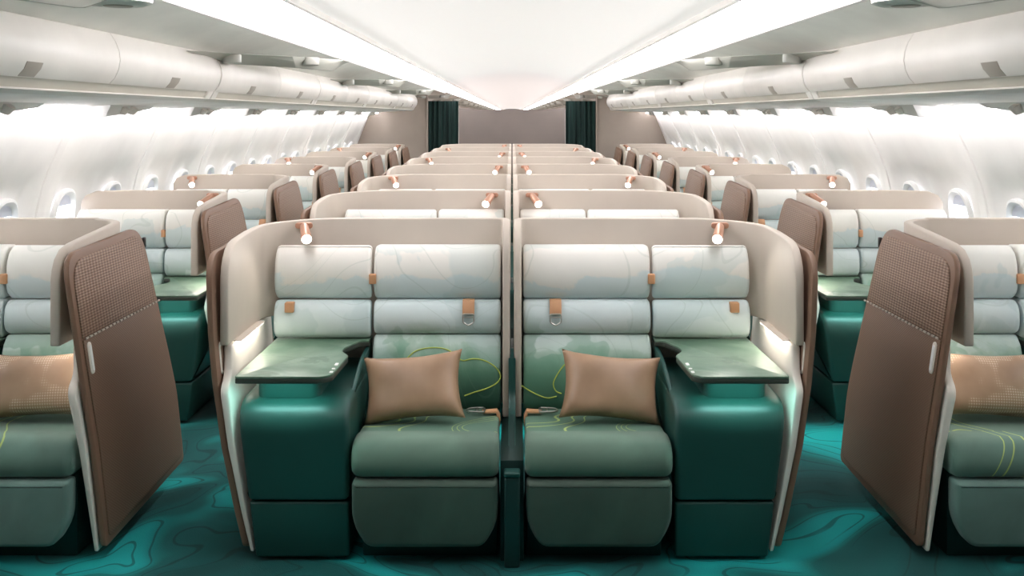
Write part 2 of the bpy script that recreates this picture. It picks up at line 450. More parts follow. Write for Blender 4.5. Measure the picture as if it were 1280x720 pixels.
# windows
wn = 0
for s, side in ((-1, 'left'), (1, 'right')):
    proto = None; cnt = 0
    for k in range(-2, 8):
        for off in (0.345, 1.025):
            y = SEAM0+k*PW+off
            if y < 3.6 or y > 16.2: continue
            wn += 1; cnt += 1
            zc = 0.955
            if proto is None:
                root = bpy.data.objects.new('window_%d' % wn, None); C.objects.link(root)
                sup = [(0.118*math.copysign(abs(math.cos(a))**0.75, math.cos(a)), 0.172*math.copysign(abs(math.sin(a))**0.75, math.sin(a))) for a in [2*PI*i/32 for i in range(32)]]
                def place(u, v, d=0.0): 
                    z = zc+v; return (s*(wx(z)+0.012+d), u, v)
                bm = bmesh.new(); loops = []
                for sc, d in ((1.18, 0.02), (1.14, -0.004), (1.06, -0.008), (0.99, 0.004), (0.93, 0.03)):
                    loops.append([bm.verts.new(place(u*sc, v*sc, d)) for u, v in sup])
                for A, B in zip(loops, loops[1:]):
                    for i in range(32): bm.faces.new((A[i], A[(i+1) % 32], B[(i+1) % 32], B[i]))
                link_mesh('window_frame', bm, 'white_plastic', root)
                bm = bmesh.new(); f = [bm.verts.new(place(u*0.94, v*0.94, 0.024)) for u, v in sup]
                g = [bm.verts.new(place(u*0.94, v*0.94, 0.030)) for u, v in sup]
                bm.faces.new(f); bm.faces.new(g[::-1])
                for i in range(32): bm.faces.new((f[i], f[(i+1) % 32], g[(i+1) % 32], g[i]))
                link_mesh('pane', bm, 'pane', root)
                bm = bmesh.new()
                up = [(u*0.95, v*0.95) for u, v in sup if v > 0.10]
                f = [bm.verts.new(place(u, v, 0.014)) for u, v in up]; g = [bm.verts.new(place(u, v, 0.020)) for u, v in up]
                bm.faces.new(f); bm.faces.new(g[::-1]); m_ = len(f)
                for i in range(m_): bm.faces.new((f[i], f[(i+1) % m_], g[(i+1) % m_], g[i]))
                link_mesh('window_blind', bm, 'blind_grey', root)
                proto = root
            else:
                root = copy_tree(proto); root.name = 'window_%d' % wn
            root.location = (0, y, zc)
            tag(root, kind='structure')

# partition with curtained doorways, and the far ends
def wall_slab(name, poly, y, th, material, label):
    o = link_mesh(name, prism(poly, 'y', y, y+th, 0.004), material); tag(o, label, kind='structure'); return o
wall_slab('wall_partition_centre', [(-0.86, 0), (0.86, 0), (0.86, 1.685), (0.5, 1.66), (-0.5, 1.66), (-0.86, 1.685)], YB, 0.06, 'bulkhead_brown', 'taupe centre partition at the end of the cabin')
for s, side in ((-1, 'left'), (1, 'right')):
    wall_slab('wall_partition_'+side, [(s*1.37, 0), (s*2.56, 0), (s*2.58, 0.8), (s*2.5, 1.12), (s*2.32, 1.57), (s*2.32, 1.9), (s*1.37, 1.9)], YB, 0.05, 'bulkhead_pale', 'pale taupe partition on the %s of the doorway' % side)
    # curtain
    n = 60; bm = bmesh.new(); A = []; B = []
    for i in range(n+1):
        x = 0.87+0.49*i/n; dy = 0.022*math.sin(i/n*2*PI*6)+0.008*math.sin(i*0.9)
        A.append((x, dy))
    pts = [(s*x, YB+0.03+dy) for x, dy in A]+[(s*x, YB+0.042+dy) for x, dy in reversed(A)]
    b2 = prism([(p[0]-s*1.115, p[1]-YB) for p in pts], 'z', 0.02, 1.80, 0)
    o = link_mesh('curtain', b2, 'curtain_green'); o.location = (s*1.115, YB, 0)
    tag(o, 'dark green pleated curtain in the %s doorway of the partition' % side, 'curtain', 'doorway curtains')
    o = link_mesh('trim_%d' % (3 if s < 0 else 4), rbox(min(s*1.36, s*1.385), max(s*1.36, s*1.385), YB-0.03, YB+0.06, 0, 1.86, 0.004), 'bulkhead_pale'); tag(o, 'pale upright edging the curtain on the %s' % side, kind='structure')
wall_slab('wall_back', [(-2.6, 0), (2.6, 0), (2.6, 2.1), (-2.6, 2.1)], YE, 0.06, 'ceiling_white', 'end wall of the next cabin')
wall_slab('wall_front', [(-2.6, 0), (2.6, 0), (2.6, 2.1), (-2.6, 2.1)], Y0-0.06, 0.06, 'bulkhead_brown', 'partition behind the viewer')

# ------------------------------------------------------------------ overhead bins
ORD = ['nearest', 'second', 'third', 'fourth', 'fifth', 'sixth', 'seventh', 'farthest']
BL = 2.74
for s, side in ((-1, 'left'), (1, 'right')):
    proto = None
    for k, y0 in enumerate([2.55-BL+BL*j for j in range(6)]):
        num = ['overhead', 'nearest', 'second', 'third', 'fourth', 'farthest'][k]
        label = 'white overhead bin with two doors along the %s side, %s module' % (side, {'overhead': 'beside the viewer', 'nearest': 'nearest in view', 'farthest': 'farthest at the partition'}.get(num, num+' in view'))
        if proto is None:
            t = bpy.data.objects.new('overhead_bin', None); C.objects.link(t)
            body = [(1.60, 1.655), (1.585, 1.648), (1.62, 1.640), (2.05, 1.622), (2.29, 1.597), (2.31, 1.66), (2.20, 1.90), (1.57, 1.90), (1.575, 1.80), (1.60, 1.695)]
            link_mesh('bin_body', prism([(s*a, b) for a, b in body], 'y', 0.004, BL-0.004, 0.003), 'side_white', t, 30)
            # recessed grip under the doors
            lip = [(1.548, 1.692), (1.60, 1.700), (1.60, 1.657), (1.572, 1.652), (1.566, 1.662)]
            link_mesh('grip_recess', prism([(s*a, b) for a, b in lip], 'y', 0.09, BL-0.09, 0.004), 'bin_lip', t)
            for e0, e1 in ((0.006, 0.088), (BL-0.088, BL-0.006)):
                endp = [(1.535, 1.70), (1.60, 1.70), (1.60, 1.648), (1.585, 1.644), (1.560, 1.652)]
                link_mesh('end_cap', prism([(s*a, b) for a, b in endp], 'y', e0, e1, 0.004), 'bin_white', t)
            edge = [(1.558, 1.653), (1.562, 1.659), (1.60, 1.655), (1.64, 1.640), (1.59, 1.641)]
            link_mesh('lower_rail', prism([(s*a, b) for a, b in edge], 'y', 0.01, BL-0.01, 0.002), 'bin_white', t)
            for d0, d1 in ((0.010, BL/2-0.003), (BL/2+0.003, BL-0.010)):
                face = [(1.540+0.0, 1.690), (1.518, 1.715), (1.505, 1.745), (1.499, 1.78), (1.503, 1.815), (1.516, 1.85), (1.538, 1.885), (1.57, 1.888), (1.578, 1.80), (1.60, 1.696)]
                dr = link_mesh('bin_door', prism([(s*a, b) for a, b in face], 'y', d0, d1, 0.003), 'bin_white', t, 30)
                yc = (d0+d1)/2
                lt = [(1.537, 1.692), (1.5145, 1.718), (1.506, 1.738), (1.51, 1.739), (1.54, 1.70)]
                link_mesh('latch', prism([(s*a, b) for a, b in lt], 'y', yc-0.055, yc+0.055, 0.001), 'latch_grey', dr)
            proto = t
        else: t = copy_tree(proto)
        t.location = (0, y0, 0); tag(t, label, 'overhead bin', 'overhead bins')

# passenger service units under the bins
for s, side in ((-1, 'left'), (1, 'right')):
    proto = None; j = 0
    for k in range(-1, 8):
        y = SEAM0+k*PW+0.08
        label = 'grey service unit under the %s bins, %s from the front' % (side, ['first', 'second', 'third', 'fourth', 'fifth', 'sixth', 'seventh', 'eighth', 'ninth'][j]); j += 1
        if proto is None:
            t = bpy.data.objects.new('service_unit', None); C.objects.link(t)
            bm = bmesh.new()
            pts = [(2.03, -0.32, 1.625), (2.03, 0.32, 1.625), (2.155, 0.32, 1.612), (2.155, -0.32, 1.612),
                   (2.06, -0.32, 1.562), (2.06, 0.32, 1.602), (2.13, 0.32, 1.600), (2.13, -0.32, 1.560)]
            V = [bm.verts.new((s*a, b, c)) for a, b, c in pts]
            for f in ((0, 1, 2, 3), (4, 7, 6, 5), (0, 4, 5, 1), (1, 5, 6, 2), (2, 6, 7, 3), (3, 7, 4, 0)): bm.faces.new([V[i] for i in f])
            bmesh.ops.recalc_face_normals(bm, faces=bm.faces[:])
            bmesh.ops.bevel(bm, geom=bm.edges[:], offset=0.004, segments=2, profile=0.5, affect='EDGES')
            link_mesh('unit_body', bm, 'psu_grey', t)
            for q, yy in enumerate((-0.12, 0.0)):
                link_mesh('air_nozzle', tube([(s*2.035, yy, 1.612), (s*2.05, yy, 1.590), (s*2.055, yy, 1.578)], [0.03, 0.026, 0.02], 12), 'bin_white', t)
            proto = t
        else: t = copy_tree(proto)
        t.location = (0, y, 0); tag(t, label, 'service unit', 'service units under the bins')

# diagonal ceiling baffles over the aisles
for s, side in ((-1, 'left'), (1, 'right')):
    proto = None
    for k in range(0, 16):
        dy = 2.68+3.78*k
        if proto is None:
            t = bpy.data.objects.new('ceiling_baffle', None); C.objects.link(t)
            top = [(1.06, 0.26, 1.925), (1.115, 0.02, 1.922), (1.25, -0.62, 1.905), (1.40, -1.20, 1.885), (1.50, -1.75, 1.868)]
            bot = [(1.125, 0.02, 1.852), (1.135, -0.02, 1.848), (1.27, -0.45, 1.846), (1.45, -0.80, 1.846), (1.60, -1.02, 1.848)]
            bm = bmesh.new(); fr = []
            for T, B in zip(top, bot):
                a = Vector(T); b = Vector(B); nrm = Vector((0.0, 0.03, 0.0))
                fr.append([bm.verts.new((s*v.x, v.y, v.z)) for v in (a, a.lerp(b, 0.5)+Vector((0, 0.0, 0.006)), b, b+Vector((0.02, 0.03, 0.012)), a+Vector((0.02, 0.05, 0.004)))])
            for A, B in zip(fr, fr[1:]):
                for i in range(5): bm.faces.new((A[i], A[(i+1) % 5], B[(i+1) % 5], B[i]))
            bm.faces.new(fr[0]); bm.faces.new(fr[-1][::-1])
            bmesh.ops.recalc_face_normals(bm, faces=bm.faces[:])
            es = [e for e in bm.edges if len(e.link_faces) == 2 and e.calc_face_angle(0) > 0.7]
            bmesh.ops.bevel(bm, geom=es, offset=0.003, segments=1, affect='EDGES')
            link_mesh('baffle_panel', bm, 'baffle_grey', t)
            # two moulded brackets on the panel
            for (x0, y_, x1, y1_, h) in ((1.135, -0.42, 1.215, -0.30, 0.045), (1.385, -1.22, 1.47, -1.05, 0.042)):
                zt = 1.912 if x0 < 1.2 else 1.882
                ptsb = [(s*x0, y_), (s*x1, y1_-0.16), (s*(x1+0.05), y1_-0.06), (s*(x1+0.03), y1_+0.06), (s*(x0+0.03), y_+0.12)]
                bb = prism(round_poly(ptsb, 0.04, 4), 'z', zt-h, zt, 0.004)
                link_mesh('bracket', bb, 'bracket_grey', t)
            proto = t
        else: t = copy_tree(proto)
        t.location = (0, dy, 0)
        tag(t, 'grey diagonal ceiling baffle above the %s aisle, %s from the front' % (side, ['first', 'second', 'third', 'fourth', 'fifth', 'sixth', 'seventh', 'eighth', 'ninth', 'tenth', 'eleventh', 'twelfth', 'thirteenth', 'fourteenth', 'fifteenth', 'last'][k]), 'ceiling baffle', 'ceiling baffles over the aisles')
    # speaker rose beside the nearest baffle
    t = bpy.data.objects.new('ceiling_speaker', None); C.objects.link(t); t.location = (s*1.20, 3.12, 1.925)
    link_mesh('rose', tube([(0, 0, 0.02), (0, 0, -0.012), (0, 0, -0.022)], [0.10, 0.10, 0.075], 28), 'panel_grey', t)
    link_mesh('grille', tube([(0, 0, -0.0215), (0, 0, -0.0245)], [0.045, 0.04], 24), 'latch_grey', t)
    tag(t, 'round ceiling speaker rose above the %s aisle' % side, 'speaker', 'ceiling speakers')

# ------------------------------------------------------------------ suites
D1, PITCH, ROWS = 4.3, 1.6, 8
H = 1.137
def interp(tab, z):
    if z <= tab[0][0]: return tab[0][1]
    for (a, x0), (b, x1) in zip(tab, tab[1:]):
        if z <= b: return x0+(x1-x0)*(z-a)/(b-a)
    return tab[-1][1]
XC = [(0.0, 0.915), (0.167, 0.955), (0.393, 1.002), (0.62, 1.034), (0.80, 1.05), (1.15, 1.062)]   # centre suites: cream / brown boundary
XW = [(0.0, 1.457), (0.37, 1.495), (0.62, 1.536), (1.05, 1.600), (1.2, 1.615)]                      # window suites
def lean(bm, tab, cuts=(0.17, 0.4, 0.62, 0.8, 1.0), plan=0.0):
    for z in cuts:
        bmesh.ops.bisect_plane(bm, geom=bm.verts[:]+bm.edges[:]+bm.faces[:], plane_co=(0, 0, z), plane_no=(0, 0, 1))
    for v in bm.verts: v.co.x += interp(tab, v.co.z)+plan*(v.co.y+0.68)*max(0, v.co.z)
    return bm
DOOR = round_poly([(-0.68, 0.04), (-0.68, 1.075), (0.06, 1.10), (0.19, 0.45), (0.19, 0.06)], [0.02, 0.10, 0.13, 0.25, 0.03], 8)
def clip_poly(poly, z, above, inset=0.028):
    """inset copy of the door outline cut at z"""
    cx, cz = -0.25, 0.57; q = []
    for y, w in poly:
        y2 = y+(inset if y < -0.5 else (-inset if y > 0.0 else 0)); w2 = w+(inset if w < 0.1 else (-inset if w > 0.95 else 0)); q.append((y2, w2))
    out = []
    for a, b in zip(q, q[1:]+q[:1]):
        ia = (a[1] > z) == above; ib = (b[1] > z) == above
        if ia: out.append(a)
        if ia != ib:
            t = (z-a[1])/(b[1]-a[1]); out.append((a[0]+(b[0]-a[0])*t, z))
    return out
def build_door(zone, s, D, label, near):
    tab = XC if zone == 'c' else XW; dr = 1 if zone == 'c' else -1     # towards the aisle
    plan = 0.0
    t = Thing('suite_door', label, 'door', (interp(tab, 0.6), -0.25, 0), s, D, 'privacy doors')
    def ext(poly, a, b, r):
        a += 0.005; b += 0.005
        return lean(prism(poly, 'x', min(dr*a, dr*b), max(dr*a, dr*b), r), tab, plan=plan)
    t.part('door_frame', ext(DOOR, 0.0, 0.022, 0.006), 'door_edge')
    t.part('upper_panel', ext(clip_poly(DOOR, 0.774, True), 0.020, 0.028, 0.004), 'door_weave')
    t.part('lower_panel', ext(clip_poly(DOOR, 0.766, False), 0.020, 0.028, 0.004), 'door_plain')
    # stitched seam, a row of short threads
    for i in range(22):
        y = -0.635+i*0.0355
        t.part('stitch', ext([(y, 0.767), (y+0.022, 0.767), (y+0.022, 0.773), (y, 0.773)], 0.026, 0.0305, 0), 'shell_beige')
    sl = [(-0.60, 0.64), (-0.60, 0.755), (-0.635, 0.755), (-0.635, 0.64)]
    hp = round_poly(sl, 0.0175, 6)
    hd = t.part('handle', ext(hp, -0.004, 0.0315, 0.004), 'shell_cream', label='cream oval handle slot')
    hp2 = round_poly([(-0.609, 0.652), (-0.609, 0.743), (-0.626, 0.743), (-0.626, 0.652)], 0.0085, 6)
    p = t.part('slot', ext(hp2, -0.006, 0.0335, 0), 'door_edge' if zone == 'c' else 'white_plastic', hd)
    return t.o
def build_shell(zone, s, D, label):
    if zone == 'c':
        t = Thing('privacy_shell', label, 'privacy shell', (0.52, 0, 0), s, D, 'privacy shells')
        st = [(0.038, -0.20, 0.36, H-0.16), (0.038, -0.18, 0.36, H-0.09), (0.038, -0.14, 0.36, H-0.035), (0.038, -0.08, 0.36, H-0.008), (0.038, -0.02, 0.36, H)]
        st += [(0.042, -0.004, 0.36, H), (0.058, 0.0, 0.36, H), (0.3, 0.0, 0.06, H), (0.6, 0.0, 0.06, H), (0.76, 0.0, 0.06, H)]
        # curved outer corner and wing
        for i in range(1, 9):
            a = i/8*PI/2; st.append((0.76+0.255*math.sin(a), -0.19+0.19*math.cos(a), 0.10 if i < 2 else 0.745, H-0.002*i))
        for y, zt in ((-0.30, H-0.018), (-0.40, H-0.022), (-0.50, H-0.028), (-0.54, H-0.034), (-0.58, H-0.050), (-0.61, H-0.078), (-0.63, H-0.11), (-0.64, H-0.15)):
            st.append((1.018+0.008*(y+0.2), y, 0.745, zt))
        t.part('shell_back', sweep(st, 0.030), 'shell_beige', angle=50)
        tab = XC; dr = 1
    else:
        t = Thing('privacy_shell', label, 'privacy shell', (2.05, 0, 0), s, D, 'privacy shells')
        xo = 1.648
        st = [(xo, -0.65, 0.745, H-0.16), (xo, -0.64, 0.745, H-0.12), (xo, -0.62, 0.745, H-0.085), (xo, -0.58, 0.745, H-0.055), (xo, -0.52, 0.745, H-0.04), (xo, -0.40, 0.745, H-0.03), (xo, -0.12, 0.745, H-0.01)]
        for i in range(1, 7):
            a = i/6*PI/2; st.append((xo+0.10-0.10*math.cos(a), -0.12+0.12*math.sin(a), 0.745, H-0.01+0.001*i))
        st += [(1.752, 0.0, 0.06, H), (1.9, 0.0, 0.06, H), (2.2, 0.0, 0.06, H), (2.40, 0.0, 0.06, H-0.005), (2.46, 0.0, 0.06, H-0.03), (2.485, 0.0, 0.06, H-0.07)]
        t.part('shell_back', sweep(st, 0.036), 'shell_beige', angle=50)
        tab = XW; dr = -1
    ax0, ax1 = (0.988, 1.008) if zone == 'c' else (1.652, 1.672)
    t.part('wing_light', rbox(ax0, ax1, -0.56, -0.22, 0.7435, 0.7455, 0.0), 'accent', label='slim accent light under the wing')
    t.part('light_blocker', rbox(min(ax0, ax1)-0.002 if zone == 'c' else 1.644, 1.016 if zone == 'c' else ax1+0.002, -0.565, -0.215, 0.7455, 0.749, 0.0), 'shell_beige')  # cap added to keep the strip's glow off the wing above
    # lower side panel, cream, with its front edge
    poly = round_poly([(-0.69, 0.03), (-0.70, 0.60), (-0.63, 0.645), (-0.60, 0.74), (0.0, 0.74), (0.0, 0.03)], [0.01, 0.03, 0.03, 0.02, 0.01, 0.01], 4)
    bm = prism(poly, 'x', min(-dr*0.003, -dr*0.034), max(-dr*0.003, -dr*0.034), 0.006)
    for v in bm.verts: v.co.x *= 0.32+0.68*min(1, max(0, v.co.z/0.5))
    t.part('side_panel', lean(bm, tab, cuts=(0.17, 0.4, 0.62)), 'shell_cream', angle=50)
    return t.o
def build_seat(zone, typ, s, D, label, fabric, row1):
    if (zone, typ) == ('c', 'A'): a, b, c, d = 0.046, 0.562, 0.574, 0.966
    elif (zone, typ) == ('c', 'B'): a, b, c, d = 0.428, 0.945, 0.046, 0.416
    elif (zone, typ) == ('w', 'A'): a, b, c, d = 1.541, 2.060, 2.072, 2.44
    else: a, b, c, d = 1.966, 2.46, 1.664, 1.954
    t = Thing('suite_seat', label, 'seat', ((a+b)/2, -0.35, 0), s, D, 'suite seats')
    ca, cb = (a, b) if not (zone == 'w' and typ == 'A') else (1.66, b)
    win = zone == 'w'
    er = 0.016
    ym, ysd = {('c', 'A'): (-0.014, -0.088), ('c', 'B'): (-0.078, -0.014), ('w', 'A'): (-0.072, -0.012), ('w', 'B'): (-0.012, -0.072)}[(zone, typ)]
    bl = b-0.035 if (zone, typ) == ('c', 'B') else b
    for nm, x0, x1, yk in (('headrest', ca, cb, ym), ('side_headrest', c, d, ysd)):
        t.part(nm, roll(x0, x1, 0.818, 1.034, yk, -0.095, -0.075, 0.055, er), fabric)
    t.part('back_cushion', roll(ca, cb, 0.678, 0.816, ym, -0.12, -0.115, 0.04, er), fabric)
    t.part('side_cushion', roll(c, d, 0.662, 0.816, ysd, -0.12, -0.115, 0.04, er), fabric)
    t.part('lumbar_cushion', roll(ca, cb, 0.375, 0.676, ym, -0.165, -0.125, 0.045, er), fabric)
    if zone == 'c' and typ == 'A':
        def surf(x, z):
            tt = (z-0.375)/(0.676-0.375); return (x, -0.165+0.04*tt-0.045*math.sin(PI*tt)**0.5-0.001, z)
        px = ([(508, 450), (518, 442), (532, 438.5), (547, 438), (560, 441), (570, 448), (578, 453), (590, 451), (602, 452), (614, 457), (622, 464), (625.5, 472), (621, 480), (608, 487), (592, 492), (578, 497)] if s < 0 else
              [(584, 497), (596, 499), (610, 494), (624, 486), (630, 482)], [] if s < 0 else [(566, 452), (574, 458), (582, 468), (588, 480), (585, 490), (576, 494)])
        for run in px:
            if not run: continue
            P = [Vector(surf((640-x)*4.09/1280, EYE-(y-144)*4.09/1280)) for x, y in run]
            fine = []
            for i in range(len(P)-1):
                p0, p1, p2, p3 = P[max(i-1, 0)], P[i], P[i+1], P[min(i+2, len(P)-1)]
                for q in range(4):
                    u = q/4; v = 0.5*((2*p1)+(p2-p0)*u+(2*p0-5*p1+4*p2-p3)*u*u+(3*p1-p0-3*p2+p3)*u**3); fine.append(surf(v.x, v.z))
            t.part('embroidery', tube(fine, 0.0026, 6), 'lime_thread', label='lime green embroidered line')
    up = 'seat_window' if win else 'seat_green_line'
    pan = prism(round_poly([(-0.16, 0.30), (-0.16, 0.388), (-0.40, 0.405), (-0.68, 0.428), (-0.69, 0.30)], [0, 0.03, 0, 0.02, 0], 4), 'x', a+0.004, b-0.004, 0.012)
    t.part('seat_cushion', pan, up)
    t.part('seat_roll', roll(a, b, 0.298, 0.433, -0.60, -0.70, -0.672, 0.046, 0.03, 14, 0.5), 'seat_window' if win else 'seat_green')
    lo = 0.066
    lp = round_poly([(a+0.004, 0.294), (bl-0.004, 0.294), (bl-0.004, 0.15), (bl-0.055, lo), (a+0.055, lo), (a+0.004, 0.15)], [0.015, 0.015, 0.05, 0.03, 0.03, 0.05], 4)
    t.part('leg_rest', prism(lp, 'y', -0.745, -0.66, 0.018, 3), 'leg_window_lit' if win else 'leg_green', angle=60)
    t.part('seat_base', rbox(a+0.006, bl-0.03, -0.655, -0.03, 0.0, 0.297, 0.008), 'teal_dark')
    # tan tabs, strap with ring, belt
    inner = a if abs(a-(0.034 if zone == 'c' else 9)) < 0.01 else None
    aisle_right = (zone == 'c' and typ == 'A') or (zone == 'w' and typ == 'A')
    sg = 1 if c > a else -1                       # side column lies outward or inward
    seam = (b+c)/2 if sg > 0 else (d+a)/2
    t.part('leather_tab', rbox(seam-0.006*1-0.006*(1+sg)/2-0.004, seam+0.012, -0.150, -0.125, 0.885, 0.925, 0.003), 'tan_leather', label='tan leather tab')
    tx = d-0.065 if sg > 0 else c+0.065
    t.part('leather_tab', rbox(tx-0.018, tx+0.018, -0.166, -0.13, 0.772, 0.812, 0.003), 'tan_leather', label='tan leather tab')
    sx = (ca+0.13) if sg > 0 else (b-0.13)
    stp = t.part('strap', prism([(-0.118, 0.822), (-0.150, 0.822), (-0.166, 0.795), (-0.168, 0.765), (-0.160, 0.765), (-0.155, 0.79), (-0.140, 0.812)], 'x', sx-0.024, sx+0.024, 0.002), 'tan_leather', label='tan leather strap')
    rg = round_poly([(sx-0.022, 0.768), (sx+0.022, 0.768), (sx+0.022, 0.735), (sx, 0.722), (sx-0.022, 0.735)], 0.006, 3)
    t.part('ring', ring_loop(rg, lambda u, v: (u, -0.172, v), 0.003), 'steel', stp)
    bar = tube([(sx-0.022, -0.172, 0.755), (sx+0.022, -0.172, 0.755)], 0.0025, 6); t.part('ring_bar', bar, 'steel', stp)
    bx = a if sg > 0 else b
    g = 1 if sg > 0 else -1
    belt = t.part('belt', prism([(bx-g*0.000, 0.36), (bx-g*0.0, 0.398), (bx+g*0.012, 0.418), (bx+g*0.07, 0.414), (bx+g*0.07, 0.408), (bx+g*0.016, 0.410), (bx+g*0.006, 0.36)], 'y', -0.315, -0.275, 0.001), 'tan_leather', label='tan leather seat belt')
    bk = round_poly([(bx+g*0.062, -0.325), (bx+g*0.062, -0.265), (bx+g*0.12, -0.272), (bx+g*0.135, -0.295), (bx+g*0.12, -0.318)], 0.012, 4)
    t.part('buckle', ring_loop(bk, lambda u, v: (u, v, 0.4165), 0.0045), 'steel', belt)
    t.part('buckle_pin', tube([(bx+g*0.09, -0.322, 0.4165), (bx+g*0.09, -0.268, 0.4165)], 0.004, 6), 'steel', belt)
    return t.o
def build_console(zone, typ, s, D, label):
    xs, xo = {('c', 'A'): (0.574, 0.972), ('c', 'B'): (0.416, 0.046), ('w', 'A'): (2.072, 2.46), ('w', 'B'): (1.954, 1.582)}[(zone, typ)]
    sg = 1 if xo > xs else -1; W = abs(xo-xs)
    t = Thing('side_console', label, 'console', ((xs+xo)/2, -0.35, 0), s, D, 'side consoles')
    def X(p): return xs+sg*p
    lean_out = (zone, typ) in (('c', 'A'), ('w', 'B'))
    def slant(bm):
        if lean_out:
            for v in bm.verts:
                f = abs(v.co.x-xs)/W
                v.co.x -= sg*f*0.066*max(0, (0.56-v.co.z)/0.53)
        return bm
    prof = round_poly([(-0.70, 0.216), (-0.705, 0.560), (-0.02, 0.560), (-0.02, 0.216)], [0.008, 0.125, 0.01, 0], 10)
    t.part('console_body', slant(prism(prof, 'x', min(X(0), X(W)), max(X(0), X(W)), 0.022, 4)), 'teal_leather', angle=60)
    t.part('lower_drawer', slant(rbox(min(X(0.0), X(W-0.002)), max(X(0.0), X(W-0.002)), -0.695, -0.02, 0.012, 0.209, 0.012, 3)), 'teal_leather')
    # raised arm side next to the seat back
    arm = round_poly([(-0.56, 0.545), (-0.30, 0.622), (-0.06, 0.632), (-0.06, 0.545)], [0.05, 0.06, 0.0, 0.0], 6)
    t.part('arm_side', prism(arm, 'x', min(X(0.004), X(0.022)), max(X(0.004), X(0.022)), 0.006, 3), 'teal_leather', angle=60)
    ped = round_poly([(X(0.115), -0.625), (X(W-0.055), -0.625), (X(W-0.045), -0.10), (X(0.115), -0.10)], 0.045, 6)
    t.part('table_pedestal', prism(ped, 'z', 0.556, 0.634, 0.0), 'teal_leather', angle=60)
    TP = [(W-0.005, -0.735), (0.088, -0.735), (0.058, -0.700), (0.046, -0.42), (0.082, -0.350), (0.082, -0.290), (0.040, -0.165), (0.004, -0.160), (0.004, -0.06), (W-0.012, -0.06)]
    rad = [0.012, 0.02, 0.015, 0.012, 0.02, 0.02, 0.02, 0, 0, 0]
    pl = round_poly([(X(p), y) for p, y in TP], rad, 5)
    tt = t.part('table_top', prism(pl, 'z', 0.652, 0.660, 0.002), 'table_print', label='green printed table top')
    t.part('table_edge', prism(pl, 'z', 0.634, 0.652, 0.003), 'table_edge', tt)
    sl = round_poly([(X(0.10), -0.715), (X(W-0.03), -0.715), (X(W-0.03), -0.690), (X(0.10), -0.690)], 0.006, 3)
    t.part('under_light', prism(sl, 'z', 0.6330, 0.6345, 0), 'accent_teal', label='slim accent light under the table edge')
    for q, (yy, ln) in enumerate(((-0.685, 0.020), (-0.635, 0.014), (-0.580, 0.034))):
        bt = round_poly([(X(0.060), yy), (X(0.072), yy), (X(0.072), yy+ln), (X(0.060), yy+ln)], 0.004, 3)
        t.part('control_button', prism(bt, 'z', 0.659, 0.6625, 0.0008), 'white_plastic', tt)
    return t.o
def build_lamp(zone, typ, s, D, label):
    x, sg = {('c', 'A'): (0.865, -1), ('c', 'B'): (0.115, 1), ('w', 'A'): (2.34, -1), ('w', 'B'): (1.715, 1)}[(zone, typ)]
    dy = {('c', 'A'): -0.031, ('w', 'B'): -0.02}.get((zone, typ), 0)     # the shell curves forward here
    t = Thing('reading_lamp', label, 'lamp', (x, -0.02, 1.10), s, D, 'copper reading lamps')
    pill = round_poly([(x-0.036, 1.098), (x+0.036, 1.098), (x+0.036, 1.124), (x-0.036, 1.124)], 0.0129, 6)
    t.part('mount_plate', prism(pill, 'y', dy-0.016, dy-0.002, 0.003), 'copper')
    a = Vector((x, dy-0.014, 1.111)); b = Vector((x+sg*0.034, dy-0.125, 1.068)); dv = (b-a).normalized()
    p = t.part('barrel', tube([a, a+dv*0.012, b-dv*0.003, b], [0.013, 0.018, 0.0225, 0.0215], 20), 'copper')
    t.part('lens', tube([b-dv*0.002, b+dv*0.0025], [0.0205, 0.0195], 20), 'lens', label='glowing white lens')
    ld = bpy.data.lights.new('lamp_light', 'SPOT'); ld.energy = READ; ld.color = (1, 0.94, 0.86)
    ld.spot_size = math.radians(115); ld.spot_blend = 0.7; ld.shadow_soft_size = 0.03
    lo = bpy.data.objects.new('lamp_light', ld); C.objects.link(lo); lo.parent = t.o
    pos = b+dv*0.022; l = pos-t.base; lo.location = (s*l.x, l.y, l.z)
    aim = Vector((-s*sg*0.25, -0.75, -0.65)); lo.rotation_euler = aim.to_track_quat('-Z', 'Y').to_euler()
    return t.o
def build_divider(D, label):
    t = Thing('centre_divider', label, 'divider', (0, -0.35, 0), 1, D, 'centre dividers')
    arm = round_poly([(-0.70, 0.05), (-0.70, 0.325), (-0.30, 0.40), (-0.225, 0.45), (-0.212, 0.60), (-0.207, 0.60), (-0.207, 0.05)], [0, 0.02, 0.05, 0.04, 0, 0, 0], 5)
    t.part('arm_panel', prism(arm, 'x', -0.014, 0.014, 0.003), 'teal_leather')
    t.part('rear_blade', prism([(-0.207, 0.36), (-0.207, 0.60), (-0.19, 0.635), (-0.03, 0.64), (-0.03, 0.36)], 'x', -0.0065, 0.0065, 0.001), 'teal_leather')
    t.part('base_panel', rbox(-0.0415, 0.0415, -0.695, -0.03, 0.0, 0.355, 0.003), 'teal_dark')
    t.part('inlay', prism([(-0.69, 0.326), (-0.31, 0.398), (-0.31, 0.404), (-0.69, 0.331)], 'x', -0.009, 0.009, 0.001), 'teal_dark')
    post = t.part('front_post', rbox(-0.027, 0.027, -0.752, -0.700, 0.0, 0.315, 0.008, 3), 'teal_dark')
    t.part('post_cap', rbox(-0.0285, 0.0285, -0.755, -0.697, 0.313, 0.330, 0.006, 3), 'teal_leather', post)
    return t.o

